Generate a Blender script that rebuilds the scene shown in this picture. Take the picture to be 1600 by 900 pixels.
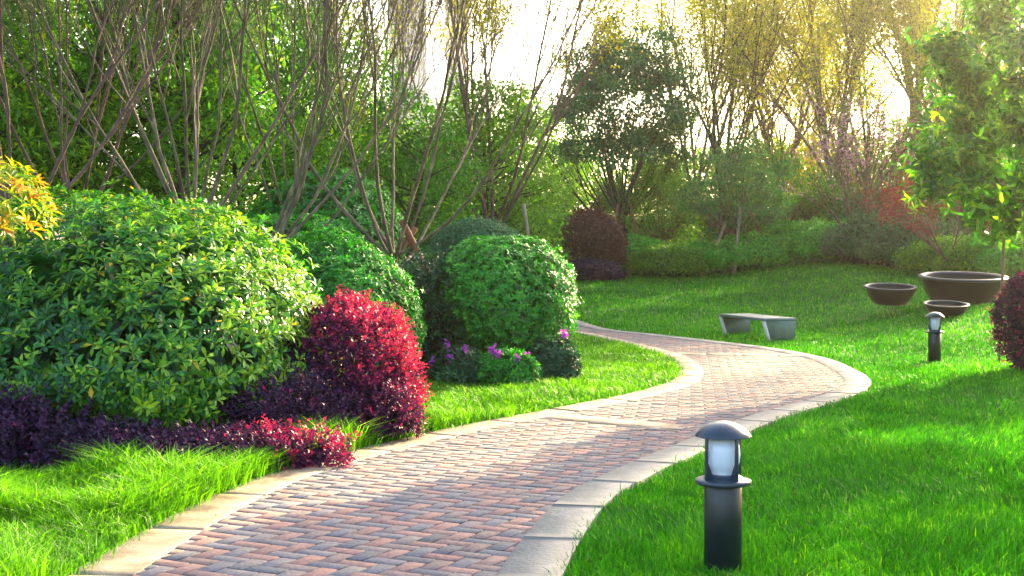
import bpy, math, random
import numpy as np
from math import radians as R, sin, cos, pi

for o in list(bpy.data.objects): bpy.data.objects.remove(o)
S = bpy.context.scene
COL = S.collection

# ------------------------------------------------------------------ camera, sky, sun, exposure
EYE, FPX, HORIZON = 1.5, 2080.0, 400.0          # focal length and horizon row in the 1600 px photograph
cd = bpy.data.cameras.new('camera'); cam = bpy.data.objects.new('camera', cd); COL.objects.link(cam)
cd.sensor_width = 36; cd.lens = 46.8; cd.clip_end = 3000; cd.clip_start = 0.05
cam.location = (0, 0, EYE)
cam.rotation_euler = (R(90) - math.atan((450 - HORIZON) / FPX), 0, 0)
S.camera = cam
HAZE = 0.00055
K, F0 = 1.337, 1555.6                            # plan depths below are noted at 35 mm and stretched to the real lens
SUN_AZ, SUN_EL = R(32), R(18.5)                    # azimuth measured from +Y towards +X
w = bpy.data.worlds.new('World'); S.world = w; w.use_nodes = True
nt = w.node_tree; bg = nt.nodes['Background']
sky = nt.nodes.new('ShaderNodeTexSky'); sky.sky_type = 'NISHITA'; sky.sun_disc = False
sky.sun_elevation = SUN_EL; sky.sun_rotation = SUN_AZ
sky.air_density = 1.0; sky.dust_density = 4.0; sky.ozone_density = 1.0
nt.links.new(sky.outputs[0], bg.inputs[0]); bg.inputs[1].default_value = 0.15
ld = bpy.data.lights.new('sun', 'SUN'); ld.energy = 5.0; ld.angle = R(0.6); ld.color = (1.0, 0.80, 0.44)
sun = bpy.data.objects.new('sun', ld); COL.objects.link(sun)
sun.rotation_euler = (R(90) - SUN_EL, 0, pi - SUN_AZ)
S.view_settings.view_transform = 'Standard'; S.view_settings.look = 'None'
S.view_settings.gamma = 1; S.view_settings.exposure = 2.45
try: S.view_settings.use_curve_mapping = False
except Exception: pass
S.cycles.max_bounces = 8; S.cycles.diffuse_bounces = 4; S.cycles.transmission_bounces = 6
S.cycles.glossy_bounces = 3; S.cycles.transparent_max_bounces = 8
S.cycles.use_denoising = True
S.cycles.sample_clamp_indirect = 6

# ------------------------------------------------------------------ maths helpers
def smooth(t):
    t = np.clip(t, 0, 1); return t * t * (3 - 2 * t)

def _h(ix, iy, iz, s):
    n = (ix * 374761393 + iy * 668265263 + iz * 2147483647 + s * 1274126177) & 0xffffffff
    n = ((n ^ (n >> 13)) * 1274126177) & 0xffffffff
    return ((n ^ (n >> 16)) & 0xffff) / 65535.0

def noise3(p, s=0):
    p = np.asarray(p, float); i = np.floor(p).astype(np.int64); f = p - i; f = f * f * (3 - 2 * f)
    r = 0
    for a in (0, 1):
        for b in (0, 1):
            for c in (0, 1):
                wt = (f[..., 0] if a else 1 - f[..., 0]) * (f[..., 1] if b else 1 - f[..., 1]) * (f[..., 2] if c else 1 - f[..., 2])
                r = r + wt * _h(i[..., 0] + a, i[..., 1] + b, i[..., 2] + c, s)
    return r                                          # 0..1

def noise2(x, y, s=0):
    x = np.asarray(x, float); return noise3(np.stack([x, np.asarray(y, float), np.zeros_like(x)], -1), s)

def terrain(x, y):
    x = np.asarray(x, float); y = np.asarray(y, float) / K
    h = 0.95 * smooth((y - 16.5) / 18)
    h = h + 0.45 * smooth((x - 5.5) / 4) * smooth((y - 12) / 7)
    h = h + 0.35 * smooth((-x - 1.5) / 3) * smooth((y - 10) / 5)
    h = h + 0.05 * (noise2(x * .35, y * .35, 5) - .5) * smooth((np.abs(x) + np.abs(y) - 4) / 6)
    return h

def T0(x, y): return terrain(x, np.asarray(y) * K)

def ground(px, py):
    """the ground point seen at a pixel of the 1600x900 photograph"""
    dx = (px - 800) / FPX; dz = -(py - HORIZON) / FPX
    lo = 1.0
    for d in np.arange(3.5, 80, .05):
        if EYE + dz * d <= float(terrain(dx * d, d)): return (dx * d, float(d))
    return (dx * 60, 60.0)

def at(px, d): return (px - 800) / F0 * d            # x of a pixel column at distance d
def zz(py, d): return EYE - (py - HORIZON) / F0 * d  # height of a pixel row at distance d

def norm(v): return v / np.maximum(np.linalg.norm(v, axis=-1, keepdims=True), 1e-9)

# ------------------------------------------------------------------ objects
def link(o, parent=None):
    COL.objects.link(o)
    if parent: o.parent = parent
    return o

def tag(o, label=None, cat=None, group=None, kind=None):
    if label: o['label'] = label
    if cat: o['category'] = cat
    if group: o['group'] = group
    if kind: o['kind'] = kind
    return o

def thing(name, label, cat, loc, rotz=0, group=None):
    o = bpy.data.objects.new(name, None); o.empty_display_size = .2; link(o)
    o.location = (loc[0], loc[1] * K, loc[2]); o.rotation_euler = (0, 0, rotz)
    return tag(o, label, cat, group)

def raw_mesh(name, V, loops, sizes, mat, parent=None, tone=None, smooth_shade=False):
    me = bpy.data.meshes.new(name)
    V = np.ascontiguousarray(V, np.float32); loops = np.asarray(loops, np.int32); sizes = np.asarray(sizes, np.int32)
    me.vertices.add(len(V)); me.vertices.foreach_set('co', V.ravel())
    me.loops.add(len(loops)); me.loops.foreach_set('vertex_index', loops)
    me.polygons.add(len(sizes)); st = np.zeros(len(sizes), np.int32); st[1:] = np.cumsum(sizes)[:-1]
    me.polygons.foreach_set('loop_start', st)
    if smooth_shade: me.polygons.foreach_set('use_smooth', np.ones(len(sizes), bool))
    me.update(calc_edges=True)
    if tone is not None:
        a = me.attributes.new('tone', 'FLOAT', 'FACE'); a.data.foreach_set('value', np.asarray(tone, np.float32))
    if mat: me.materials.append(mat)
    return link(bpy.data.objects.new(name, me), parent)

def quads_mesh(name, V, F, mat, parent=None, tone=None, smooth_shade=False):
    F = np.asarray(F, np.int32)
    return raw_mesh(name, V, F.ravel(), np.full(len(F), F.shape[1]), mat, parent, tone, smooth_shade)

class MB:
    def __init__(s): s.V = []; s.L = []; s.Z = []; s.n = 0; s.T = []
    def add(s, V, faces, tone=0.5):
        s.V.append(np.asarray(V, float))
        for f in faces: s.L.extend([i + s.n for i in f]); s.Z.append(len(f)); s.T.append(tone)
        s.n += len(V)
    def box(s, c, d, rot=None, tone=.5, taper=1.0):
        x, y, z = d[0] / 2, d[1] / 2, d[2] / 2
        V = np.array([(-x, -y, -z), (x, -y, -z), (x, y, -z), (-x, y, -z), (-x * taper, -y * taper, z), (x * taper, -y * taper, z), (x * taper, y * taper, z), (-x * taper, y * taper, z)])
        if rot is not None: V = V @ np.array(rot).T
        s.add(V + np.array(c), [(3, 2, 1, 0), (4, 5, 6, 7), (0, 1, 5, 4), (1, 2, 6, 5), (2, 3, 7, 6), (3, 0, 4, 7)], tone)
    def lathe(s, prof, n=32, c=(0, 0, 0), closed=False):
        P = np.array(prof, float); a = np.linspace(0, 2 * pi, n, endpoint=False)
        V = np.stack([P[:, 0][:, None] * np.cos(a) + c[0], P[:, 0][:, None] * np.sin(a) + c[1], np.repeat(P[:, 1][:, None], n, 1) + c[2]], -1).reshape(-1, 3)
        F = []
        for i in range(len(P) - 1):
            for j in range(n): k = (j + 1) % n; F.append((i * n + j, i * n + k, (i + 1) * n + k, (i + 1) * n + j))
        s.add(V, F)
    def tube(s, P, r, n=6, cap=True, tone=.5):
        P = np.asarray(P, float); r = np.broadcast_to(np.asarray(r, float), (len(P),))
        T = norm(np.gradient(P, axis=0)); up = np.array([0, 0, 1.]) if abs(T[0][2]) < .9 else np.array([1., 0, 0])
        N = []; v = norm(np.cross(T[0], up))
        for t in T: v = norm(v - t * np.dot(v, t)); N.append(v)
        N = np.array(N); B = np.cross(T, N); a = np.linspace(0, 2 * pi, n, endpoint=False)
        V = P[:, None] + r[:, None, None] * (N[:, None] * np.cos(a)[None, :, None] + B[:, None] * np.sin(a)[None, :, None])
        F = []
        for i in range(len(P) - 1):
            for j in range(n): k = (j + 1) % n; F.append((i * n + j, i * n + k, (i + 1) * n + k, (i + 1) * n + j))
        if cap: F.append(tuple(range(n))[::-1]); F.append(tuple((len(P) - 1) * n + j for j in range(n)))
        s.add(V.reshape(-1, 3), F, tone)
    def build(s, name, mat, parent=None, sm=False, bevel=0):
        if not s.V: return None
        o = raw_mesh(name, np.concatenate(s.V), s.L, s.Z, mat, parent, s.T, sm)
        if bevel:
            m = o.modifiers.new('bevel', 'BEVEL'); m.width = bevel; m.segments = 2; m.limit_method = 'ANGLE'
        return o

# ------------------------------------------------------------------ materials
def new_mat(name):
    m = bpy.data.materials.new(name); m.use_nodes = True; n = m.node_tree.nodes; n.clear()
    out = n.new('ShaderNodeOutputMaterial'); return m, m.node_tree, out

def ramp_node(t, stops, src):
    r = t.nodes.new('ShaderNodeValToRGB'); e = r.color_ramp.elements
    while len(e) < len(stops): e.new(.5)
    for k, (p, c) in enumerate(stops): e[k].position = p; e[k].color = (*c, 1)
    t.links.new(src, r.inputs[0]); return r.outputs[0]

def leaf_mat(name, stops, trans=.4, rough=.42, tcol=(1.5, 1.35, .5), spec=.4):
    m, t, out = new_mat(name)
    a = t.nodes.new('ShaderNodeAttribute'); a.attribute_name = 'tone'
    c = ramp_node(t, stops, a.outputs['Fac'])
    p = t.nodes.new('ShaderNodeBsdfPrincipled'); p.inputs['Roughness'].default_value = rough
    p.inputs['Specular IOR Level'].default_value = spec
    t.links.new(c, p.inputs['Base Color'])
    mul = t.nodes.new('ShaderNodeMix'); mul.data_type = 'RGBA'; mul.blend_type = 'MULTIPLY'; mul.inputs[0].default_value = 1
    t.links.new(c, mul.inputs[6]); mul.inputs[7].default_value = (*tcol, 1)
    tr = t.nodes.new('ShaderNodeBsdfTranslucent'); t.links.new(mul.outputs[2], tr.inputs[0])
    mx = t.nodes.new('ShaderNodeMixShader'); mx.inputs[0].default_value = trans
    t.links.new(p.outputs[0], mx.inputs[1]); t.links.new(tr.outputs[0], mx.inputs[2]); t.links.new(mx.outputs[0], out.inputs[0])
    return m

def noise_mat(name, stops, scale=8, rough=.7, bump=.3, detail=6, spec=.4, metal=0, stretch=(1, 1, 1), tone=0.0, bdist=.01):
    m, t, out = new_mat(name); N = t.nodes.new
    tc = N('ShaderNodeTexCoord'); mp = N('ShaderNodeMapping'); mp.inputs['Scale'].default_value = stretch
    t.links.new(tc.outputs['Object'], mp.inputs[0])
    nz = N('ShaderNodeTexNoise'); nz.inputs['Scale'].default_value = scale; nz.inputs['Detail'].default_value = detail
    t.links.new(mp.outputs[0], nz.inputs['Vector'])
    src = nz.outputs['Fac']
    if tone:
        a = N('ShaderNodeAttribute'); a.attribute_name = 'tone'
        q = N('ShaderNodeMix'); q.data_type = 'FLOAT'; q.inputs[0].default_value = tone
        t.links.new(src, q.inputs[2]); t.links.new(a.outputs['Fac'], q.inputs[3]); src = q.outputs[0]
    c = ramp_node(t, stops, src)
    p = N('ShaderNodeBsdfPrincipled'); p.inputs['Roughness'].default_value = rough; p.inputs['Metallic'].default_value = metal
    p.inputs['Specular IOR Level'].default_value = spec
    t.links.new(c, p.inputs['Base Color'])
    if bump:
        b = N('ShaderNodeBump'); b.inputs['Strength'].default_value = bump; b.inputs['Distance'].default_value = bdist
        n2 = N('ShaderNodeTexNoise'); n2.inputs['Scale'].default_value = scale * 6; n2.inputs['Detail'].default_value = 4
        t.links.new(mp.outputs[0], n2.inputs['Vector'])
        t.links.new(n2.outputs['Fac'], b.inputs['Height']); t.links.new(b.outputs[0], p.inputs['Normal'])
    t.links.new(p.outputs[0], out.inputs[0]); return m

M = {}
M['lawn'] = noise_mat('lawn_soil', [(.3, (.012, .05, .004)), (.7, (.03, .10, .008))], 3, .9, .4)
M['soil'] = noise_mat('soil', [(.3, (.03, .02, .012)), (.7, (.08, .05, .03))], 6, .95, .5)
M['sand'] = noise_mat('joint_sand', [(.3, (.035, .032, .03)), (.7, (.09, .08, .07))], 20, .95, .3)
M['kerb'] = noise_mat('kerb_sandstone', [(.30, (.13, .09, .055)), (.45, (.25, .185, .12)), (.58, (.33, .255, .17)), (.7, (.42, .35, .25))], 5, .7, .6, tone=.05, detail=12)
M['kerb_grey'] = noise_mat('kerb_granite', [(.28, (.08, .084, .088)), (.47, (.115, .12, .123)), (.6, (.15, .15, .15)), (.72, (.23, .225, .215))], 6, .55, .6, tone=.12, detail=12)
M['bark_grey'] = noise_mat('bark_grey', [(.3, (.055, .042, .027)), (.55, (.15, .115, .075)), (.75, (.32, .25, .16))], 9, .85, .8, stretch=(1, 1, .35))
M['bark_brown'] = noise_mat('bark_brown', [(.3, (.07, .038, .028)), (.6, (.16, .092, .07)), (.8, (.26, .16, .12))], 9, .85, .8, stretch=(1, 1, .35))
M['bark_dark'] = noise_mat('bark_dark', [(.3, (.025, .02, .016)), (.6, (.07, .055, .042)), (.8, (.13, .10, .075))], 9, .9, .8, stretch=(1, 1, .35))
M['stake'] = noise_mat('stake_wood', [(.3, (.13, .045, .022)), (.7, (.26, .10, .05))], 5, .8, .5, stretch=(1, 1, .3))
M['stake_pale'] = noise_mat('stake_pale', [(.3, (.15, .11, .07)), (.7, (.30, .23, .15))], 5, .8, .5, stretch=(1, 1, .3))
M['black_metal'] = noise_mat('black_metal', [(.3, (.003, .010, .017)), (.7, (.006, .015, .024))], 30, .34, .05, spec=.5)
M['grey_metal'] = noise_mat('grey_metal', [(.3, (.010, .026, .046)), (.7, (.015, .035, .060))], 30, .3, .04, spec=.6)
M['bench_top'] = noise_mat('bench_top', [(.3, (.14, .18, .20)), (.7, (.19, .23, .25))], 8, .35, .05, metal=.3, spec=.6)
M['bench_side'] = noise_mat('bench_side', [(.3, (.10, .14, .13)), (.7, (.14, .19, .17))], 8, .3, .02, metal=.5)
M['bench_edge'] = noise_mat('bench_edge', [(.3, (.5, .5, .48)), (.7, (.62, .62, .58))], 8, .4, .02, metal=.2)
M['glaze'] = noise_mat('dark_glaze', [(.3, (.003, .005, .010)), (.7, (.005, .008, .018))], 3, .3, .6, spec=.2, stretch=(.2, .2, 9))
M['glaze_rim'] = noise_mat('rim_glaze', [(.3, (.012, .018, .032)), (.7, (.028, .038, .06))], 6, .35, .1, spec=.4)
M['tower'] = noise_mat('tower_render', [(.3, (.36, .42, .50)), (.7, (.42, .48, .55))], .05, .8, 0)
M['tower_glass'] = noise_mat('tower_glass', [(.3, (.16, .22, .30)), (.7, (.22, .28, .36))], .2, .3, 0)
M['tape'] = noise_mat('trunk_wrap', [(.3, (.008, .012, .02)), (.7, (.02, .025, .035))], 12, .6, .3)

def glass_globe():
    m, t, out = new_mat('opal_glass'); p = t.nodes.new('ShaderNodeBsdfPrincipled')
    p.inputs['Base Color'].default_value = (.66, .71, .84, 1); p.inputs['Roughness'].default_value = .12
    p.inputs['Subsurface Weight'].default_value = .3; p.inputs['Subsurface Radius'].default_value = (.05, .05, .05)
    p.inputs['Subsurface Scale'].default_value = .5
    t.links.new(p.outputs[0], out.inputs[0]); return m
M['globe'] = glass_globe()

def brick_mat():
    m, t, out = new_mat('brick_paver'); N = t.nodes.new
    a = N('ShaderNodeAttribute'); a.attribute_name = 'tone'
    c = ramp_node(t, [(0, (.085, .085, .10)), (.22, (.12, .12, .145)), (.38, (.15, .135, .145)), (.5, (.17, .115, .11)), (.75, (.22, .125, .115)), (1, (.25, .17, .15))], a.outputs['Fac'])
    tc = N('ShaderNodeTexCoord'); nz = N('ShaderNodeTexNoise'); nz.inputs['Scale'].default_value = 45; nz.inputs['Detail'].default_value = 8
    t.links.new(tc.outputs['Object'], nz.inputs['Vector'])
    n2 = N('ShaderNodeTexNoise'); n2.inputs['Scale'].default_value = 1.3; n2.inputs['Detail'].default_value = 5
    t.links.new(tc.outputs['Object'], n2.inputs['Vector'])
    g = ramp_node(t, [(.3, (.75, .75, .76)), (.7, (1.45, 1.42, 1.40))], nz.outputs['Fac'])
    g2 = ramp_node(t, [(.3, (.85, .85, .87)), (.7, (1.12, 1.1, 1.05))], n2.outputs['Fac'])
    x = N('ShaderNodeMix'); x.data_type = 'RGBA'; x.blend_type = 'MULTIPLY'; x.inputs[0].default_value = 1
    t.links.new(c, x.inputs[6]); t.links.new(g, x.inputs[7])
    y = N('ShaderNodeMix'); y.data_type = 'RGBA'; y.blend_type = 'MULTIPLY'; y.inputs[0].default_value = 1
    t.links.new(x.outputs[2], y.inputs[6]); t.links.new(g2, y.inputs[7])
    p = N('ShaderNodeBsdfPrincipled'); p.inputs['Roughness'].default_value = .8; p.inputs['Specular IOR Level'].default_value = .3
    b = N('ShaderNodeBump'); b.inputs['Strength'].default_value = .5; b.inputs['Distance'].default_value = .002
    n3 = N('ShaderNodeTexNoise'); n3.inputs['Scale'].default_value = 220; t.links.new(tc.outputs['Object'], n3.inputs['Vector'])
    t.links.new(n3.outputs['Fac'], b.inputs['Height']); t.links.new(b.outputs[0], p.inputs['Normal'])
    t.links.new(y.outputs[2], p.inputs['Base Color']); t.links.new(p.outputs[0], out.inputs[0]); return m
M['brick'] = brick_mat()

GR = [(0, (.010, .09, .003)), (.35, (.024, .19, .004)), (.7, (.06, .30, .006)), (.93, (.15, .42, .010)), (1, (.22, .46, .03))]
M['grass'] = leaf_mat('grass_blade', GR, .45, .5, (1.5, 1.45, .4), .25)
M['grass_long'] = leaf_mat('long_grass_blade', [(0, (.022, .12, .003)), (.4, (.07, .24, .005)), (.8, (.15, .42, .008)), (1, (.28, .54, .03))], .45, .5, (1.5, 1.45, .4), .25)
M['leaf_rhodo'] = leaf_mat('leaf_glossy', [(0, (.008, .065, .022)), (.35, (.02, .14, .03)), (.65, (.06, .26, .022)), (.85, (.17, .42, .022)), (.96, (.30, .50, .03)), (1, (.60, .42, .02))], .38, .34, (1.4, 1.35, .4), .5)
M['leaf_green'] = leaf_mat('leaf_bright', [(0, (.005, .08, .012)), (.45, (.016, .25, .012)), (.8, (.05, .40, .016)), (1, (.14, .52, .02))], .35, .36, (1.8, 1.3, .4), .5)
M['leaf_dark'] = leaf_mat('leaf_dark', [(0, (.006, .035, .016)), (.5, (.014, .085, .03)), (.85, (.03, .16, .045)), (1, (.08, .24, .05))], .3, .36, (1.6, 1.3, .5), .5)
M['leaf_greygreen'] = leaf_mat('leaf_greygreen', [(0, (.03, .12, .06)), (.6, (.07, .24, .11)), (1, (.16, .36, .14))], .3, .5, (1.4, 1.2, .6))
M['leaf_bluegreen'] = leaf_mat('leaf_bluegreen', [(0, (.014, .08, .045)), (.6, (.04, .19, .085)), (1, (.10, .36, .08))], .5, .5, (1.6, 1.3, .5))
M['leaf_magenta'] = leaf_mat('leaf_magenta', [(0, (.020, .008, .035)), (.35, (.055, .014, .065)), (.55, (.15, .014, .085)), (.78, (.36, .020, .10)), (1, (.56, .035, .10))], .36, .5, (1.5, .9, .8), .25)
M['leaf_purple'] = leaf_mat('leaf_purple', [(0, (.014, .008, .032)), (.6, (.045, .018, .062)), (.88, (.13, .03, .10)), (1, (.42, .02, .12))], .25, .5, (1.5, .9, .8), .2)
M['leaf_brownred'] = leaf_mat('leaf_brownred', [(0, (.05, .018, .018)), (.6, (.12, .04, .035)), (1, (.24, .09, .06))], .35, .5, (1.5, 1.1, .6))
M['leaf_maple'] = leaf_mat('leaf_maple', [(0, (.10, .01, .015)), (.6, (.24, .022, .028)), (1, (.40, .07, .03))], .4, .5, (1.5, 1, .5))
M['leaf_yellow'] = leaf_mat('leaf_spring', [(0, (.08, .14, .008)), (.45, (.25, .34, .014)), (.8, (.47, .50, .02)), (1, (.68, .45, .03))], .62, .5, (1.6, 1.25, .3))
M['leaf_mid'] = leaf_mat('leaf_mid', [(0, (.012, .08, .012)), (.5, (.045, .20, .020)), (.85, (.15, .36, .022)), (1, (.28, .50, .03))], .55, .42, (1.4, 1.4, .4))
M['leaf_olive'] = leaf_mat('leaf_olive', [(0, (.03, .10, .014)), (.5, (.08, .24, .018)), (.85, (.19, .38, .022)), (1, (.40, .46, .03))], .55, .45, (1.4, 1.35, .4))
M['leaf_orange'] = leaf_mat('leaf_orange', [(0, (.06, .20, .02)), (.5, (.22, .34, .02)), (.8, (.45, .38, .02)), (1, (.60, .18, .03))], .4, .4, (1.4, 1.2, .5))
M['leaf_magnolia'] = leaf_mat('leaf_broad', [(0, (.015, .10, .010)), (.45, (.05, .24, .012)), (.8, (.15, .42, .016)), (1, (.32, .52, .03))], .5, .3, (1.35, 1.3, .35), .6)
M['petal_pink'] = leaf_mat('petal_pink', [(0, (.55, .22, .30)), (1, (.75, .45, .50))], .4, .6, (1.1, 1, 1))
M['petal_purple'] = leaf_mat('petal_purple', [(0, (.25, .03, .40)), (.6, (.45, .06, .55)), (1, (.65, .10, .60))], .4, .5, (1.1, 1, 1))
M['litter'] = leaf_mat('dry_leaf', [(0, (.08, .04, .02)), (.6, (.22, .13, .05)), (1, (.40, .30, .06))], .1, .7)

# ------------------------------------------------------------------ leaves
T5 = (np.array([(0, 0, 0), (.5, .45, .06), (0, 1, -.14), (-.5, .45, .06), (0, .5, -.04)]), [(0, 1, 2, 4), (0, 4, 2, 3)])
T8 = (np.array([(0, 0, 0), (.40, .25, .06), (.46, .58, .04), (0, 1, -.20), (-.46, .58, .04), (-.40, .25, .06), (0, .28, -.0), (0, .62, -.04)]),
      [(0, 1, 6), (1, 2, 7, 6), (2, 3, 7), (0, 6, 5), (6, 7, 4, 5), (7, 3, 4)])
TOB = (np.array([(0, 0, 0), (.2, .28, .05), (.5, .66, .05), (0, 1, -.16), (-.5, .66, .05), (-.2, .28, .05), (0, .3, -.0), (0, .68, -.03)]), T8[1])
T4 = (np.array([(0, 0, 0), (.5, .5, .05), (0, 1, -.1), (-.5, .5, .05)]), [(0, 1, 2, 3)])

def leaf_mesh(name, P, U, Nn, L, W, tone, mat, parent, tpl=T5):
    P = np.asarray(P); n = len(P)
    U = norm(U); Nn = norm(Nn - U * np.sum(Nn * U, -1, keepdims=True)); Sx = np.cross(U, Nn)
    tv, tf = tpl
    L = np.broadcast_to(L, (n,)); W = np.broadcast_to(W, (n,))
    V = P[:, None] + Sx[:, None] * (tv[None, :, 0:1] * W[:, None, None]) + (U[:, None] * tv[None, :, 1:2] + Nn[:, None] * tv[None, :, 2:3]) * L[:, None, None]
    V = V.reshape(-1, 3)
    tl = np.concatenate([np.array(f) for f in tf]); ts = np.array([len(f) for f in tf])
    loops = (np.arange(n)[:, None] * len(tv) + tl[None]).ravel(); sizes = np.tile(ts, n)
    return raw_mesh(name, V, loops, sizes, mat, parent, np.repeat(np.clip(tone, 0, 1), len(tf)))

def rand_dirs(rng, n): return norm(rng.normal(size=(n, 3)))

def rosettes(rng, P, A, k, L, tilt=(50, 85), wr=.32, tone0=.35, tvar=.25, young=.35, wild=.22):
    """k leaves round every shoot at P with axis A"""
    n = len(P); A = norm(A)
    ref = rand_dirs(rng, n); X = norm(np.cross(A, ref)); Y = np.cross(A, X)
    out = []
    for j in range(k):
        f = j / max(k - 1, 1)
        th = np.radians(tilt[0] + (tilt[1] - tilt[0]) * (1 - f)) + rng.normal(0, wild, n)
        ph = j * 2.4 + rng.uniform(0, 1.0, n) + rng.normal(0, wild, n)
        rad = X * np.cos(ph)[:, None] + Y * np.sin(ph)[:, None]
        U = A * np.cos(th)[:, None] + rad * np.sin(th)[:, None]
        Nn = A * np.sin(th)[:, None] - rad * np.cos(th)[:, None]
        Lj = L * rng.uniform(.75, 1.15, n) * (1 - .3 * f)
        out.append((P + A * (.12 * L * f), U, Nn, Lj, Lj * wr * rng.uniform(.85, 1.15, n), tone0 + young * f + rng.normal(0, tvar * .4, n)))
    shoot = np.tile(rng.normal(0, tvar * .6, n), k)
    r = [np.concatenate([o[i] for o in out]) for i in range(6)]
    r[5] = r[5] + shoot; return r

def shrub(name, label, cat, c, rad, zc, ztop, mat, seed, shoots, kind='rosette', L=.07, k=6, wr=.34, lump=.08, lf=2.2, group=None,
          stem=True, tone0=.35, young=.35, tvar=.25, low=-.75, depth=.14, tpl=T5, core=.78, skirt=1.0, extra=None, barkm='bark_dark', gaps=.0, shade=None, slen=.12, upw=.35, tgrad=(0, 0, 0), barrel=0):
    """a dome of leafy shoots: c=(x, y), rad=(rx, ry), zc height of the widest ring, ztop height of the top (both above ground)"""
    rng = np.random.default_rng(seed); z0 = float(T0(*c)); rad = (rad[0], rad[1] * 1.18)
    root = thing(name, label, cat, (c[0], c[1], z0), 0, group)
    rz = ztop - zc
    D = rand_dirs(rng, int(shoots * 2.2)); D = D[D[:, 2] > low]
    cam_d = norm(np.array([-c[0], -c[1], EYE - zc]))
    keep = (D @ cam_d > -.35) | (rng.random(len(D)) < .25); D = D[keep][:shoots]
    nz = noise3(D * lf + seed, seed) - .5 + .5 * (noise3(D * lf * 2.7 + seed, seed + 1) - .5)
    rr = 1 + lump * 2 * nz - depth * rng.random(len(D)) ** 2
    rr = rr + .09 * (rng.random(len(D)) < .05) * rng.random(len(D))      # stray shoots
    if gaps: keep = noise3(D * 5 + 7, seed + 4) > gaps; D, rr = D[keep], rr[keep]
    zs = np.where(D[:, 2] > 0, rz, zc * skirt)
    rr2 = rr * np.where(D[:, 2] < 0, np.maximum(np.hypot(D[:, 0], D[:, 1]), .25) ** -barrel, 1)
    P = np.stack([D[:, 0] * rad[0] * rr2, D[:, 1] * rad[1] * rr2, zc + D[:, 2] * zs * rr], -1)
    Nn = norm(np.stack([D[:, 0] / rad[0], D[:, 1] / rad[1], D[:, 2] / np.maximum(zs, .1)], -1))
    A = norm(Nn + np.array([0, 0, upw]) + .25 * rng.normal(size=P.shape))
    ok = P[:, 2] > .03; P, Nn, A = P[ok], Nn[ok], A[ok]
    if kind == 'rosette':
        r = rosettes(rng, P, A, k, L, wr=wr, tone0=tone0, young=young, tvar=tvar)
    elif kind == 'spray':                             # leaves in rows along short shoots
        n = len(P); r = []; sl = slen * rng.uniform(.4, 1.3, n); S1 = norm(np.cross(A, rand_dirs(rng, n))); tw = rng.normal(0, tvar * .45, n); bend = rand_dirs(rng, n) * .25
        for j in range(k):
            f = (j + .5) / k; side = S1 if j % 2 else -S1; side = norm(side + np.cross(A, S1) * rng.normal(0, .6, (n, 1)))
            Ax = norm(A + bend * f); U = norm(side * .9 + Ax * (.5 + .6 * f)); Lj = L * rng.uniform(.65, 1.2, n) * (1.05 - .35 * f)
            r.append((P + Ax * (sl * f)[:, None], U, norm(Ax + .5 * rng.normal(size=P.shape)), Lj, Lj * wr, tone0 + young * (f - .4) + tw + rng.normal(0, tvar * .3, n)))
        r = [np.concatenate([o[i] for o in r]) for i in range(6)]
    else:                                             # single leaves lying roughly along the surface
        n = len(P); r = []
        for j in range(k):
            U = norm(norm(np.cross(Nn, rand_dirs(rng, n))) + A * rng.uniform(.0, .9, n)[:, None])
            off = rng.normal(0, L * .6, (n, 3)); Lj = L * rng.uniform(.7, 1.2, n)
            r.append((P + off, U, norm(A + .5 * rng.normal(size=P.shape)), Lj, Lj * wr, tone0 + rng.normal(0, tvar * .6, n)))
        r = [np.concatenate([o[i] for o in r]) for i in range(6)]
    # tone gradient: new growth on the magenta bush, painted sunlit side on the rhododendron
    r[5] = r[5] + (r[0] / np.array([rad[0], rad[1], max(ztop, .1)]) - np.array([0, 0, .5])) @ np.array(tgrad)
    r[5] = r[5] + .22 * (noise3(r[0] * 2.2, seed + 9) - .5)
    if L > .1: old = rng.random(len(r[5])) < .012; r[5] = np.where(old, 1.0, np.clip(r[5], 0, .95))
    leaf_mesh('foliage', *r, M[mat], root, tpl)
    if stem:
        mb = MB(); ns = 26
        for i in range(ns):
            d = D[rng.integers(len(D))]; f = rng.uniform(.82, .97)
            e = np.array([d[0] * rad[0] * f, d[1] * rad[1] * f, max(.08, zc + d[2] * (rz if d[2] > 0 else zc) * f)])
            b = np.array([rng.normal(0, .06), rng.normal(0, .06), -.05]); t = np.linspace(0, 1, 6)[:, None]
            mid = (b + e) / 2 * np.array([.75, .75, 1.1]) + rng.normal(0, .06, 3)
            P3 = b * (1 - t) ** 2 + 2 * mid * t * (1 - t) + e * t ** 2
            mb.tube(P3, np.linspace(.016, .004, 6) * (1 + rad[0] * .4), 5)
        # inner leaves in the darkest tones fill the middle of the plant
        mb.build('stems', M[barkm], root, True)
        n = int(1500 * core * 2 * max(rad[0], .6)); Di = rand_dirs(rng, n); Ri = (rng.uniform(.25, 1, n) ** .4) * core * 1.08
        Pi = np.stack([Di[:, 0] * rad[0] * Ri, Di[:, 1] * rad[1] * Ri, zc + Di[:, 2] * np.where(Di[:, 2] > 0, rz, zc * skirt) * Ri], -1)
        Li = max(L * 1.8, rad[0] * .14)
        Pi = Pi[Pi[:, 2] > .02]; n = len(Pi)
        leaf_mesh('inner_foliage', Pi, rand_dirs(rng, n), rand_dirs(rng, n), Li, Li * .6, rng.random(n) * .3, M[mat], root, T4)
    return root

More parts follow.
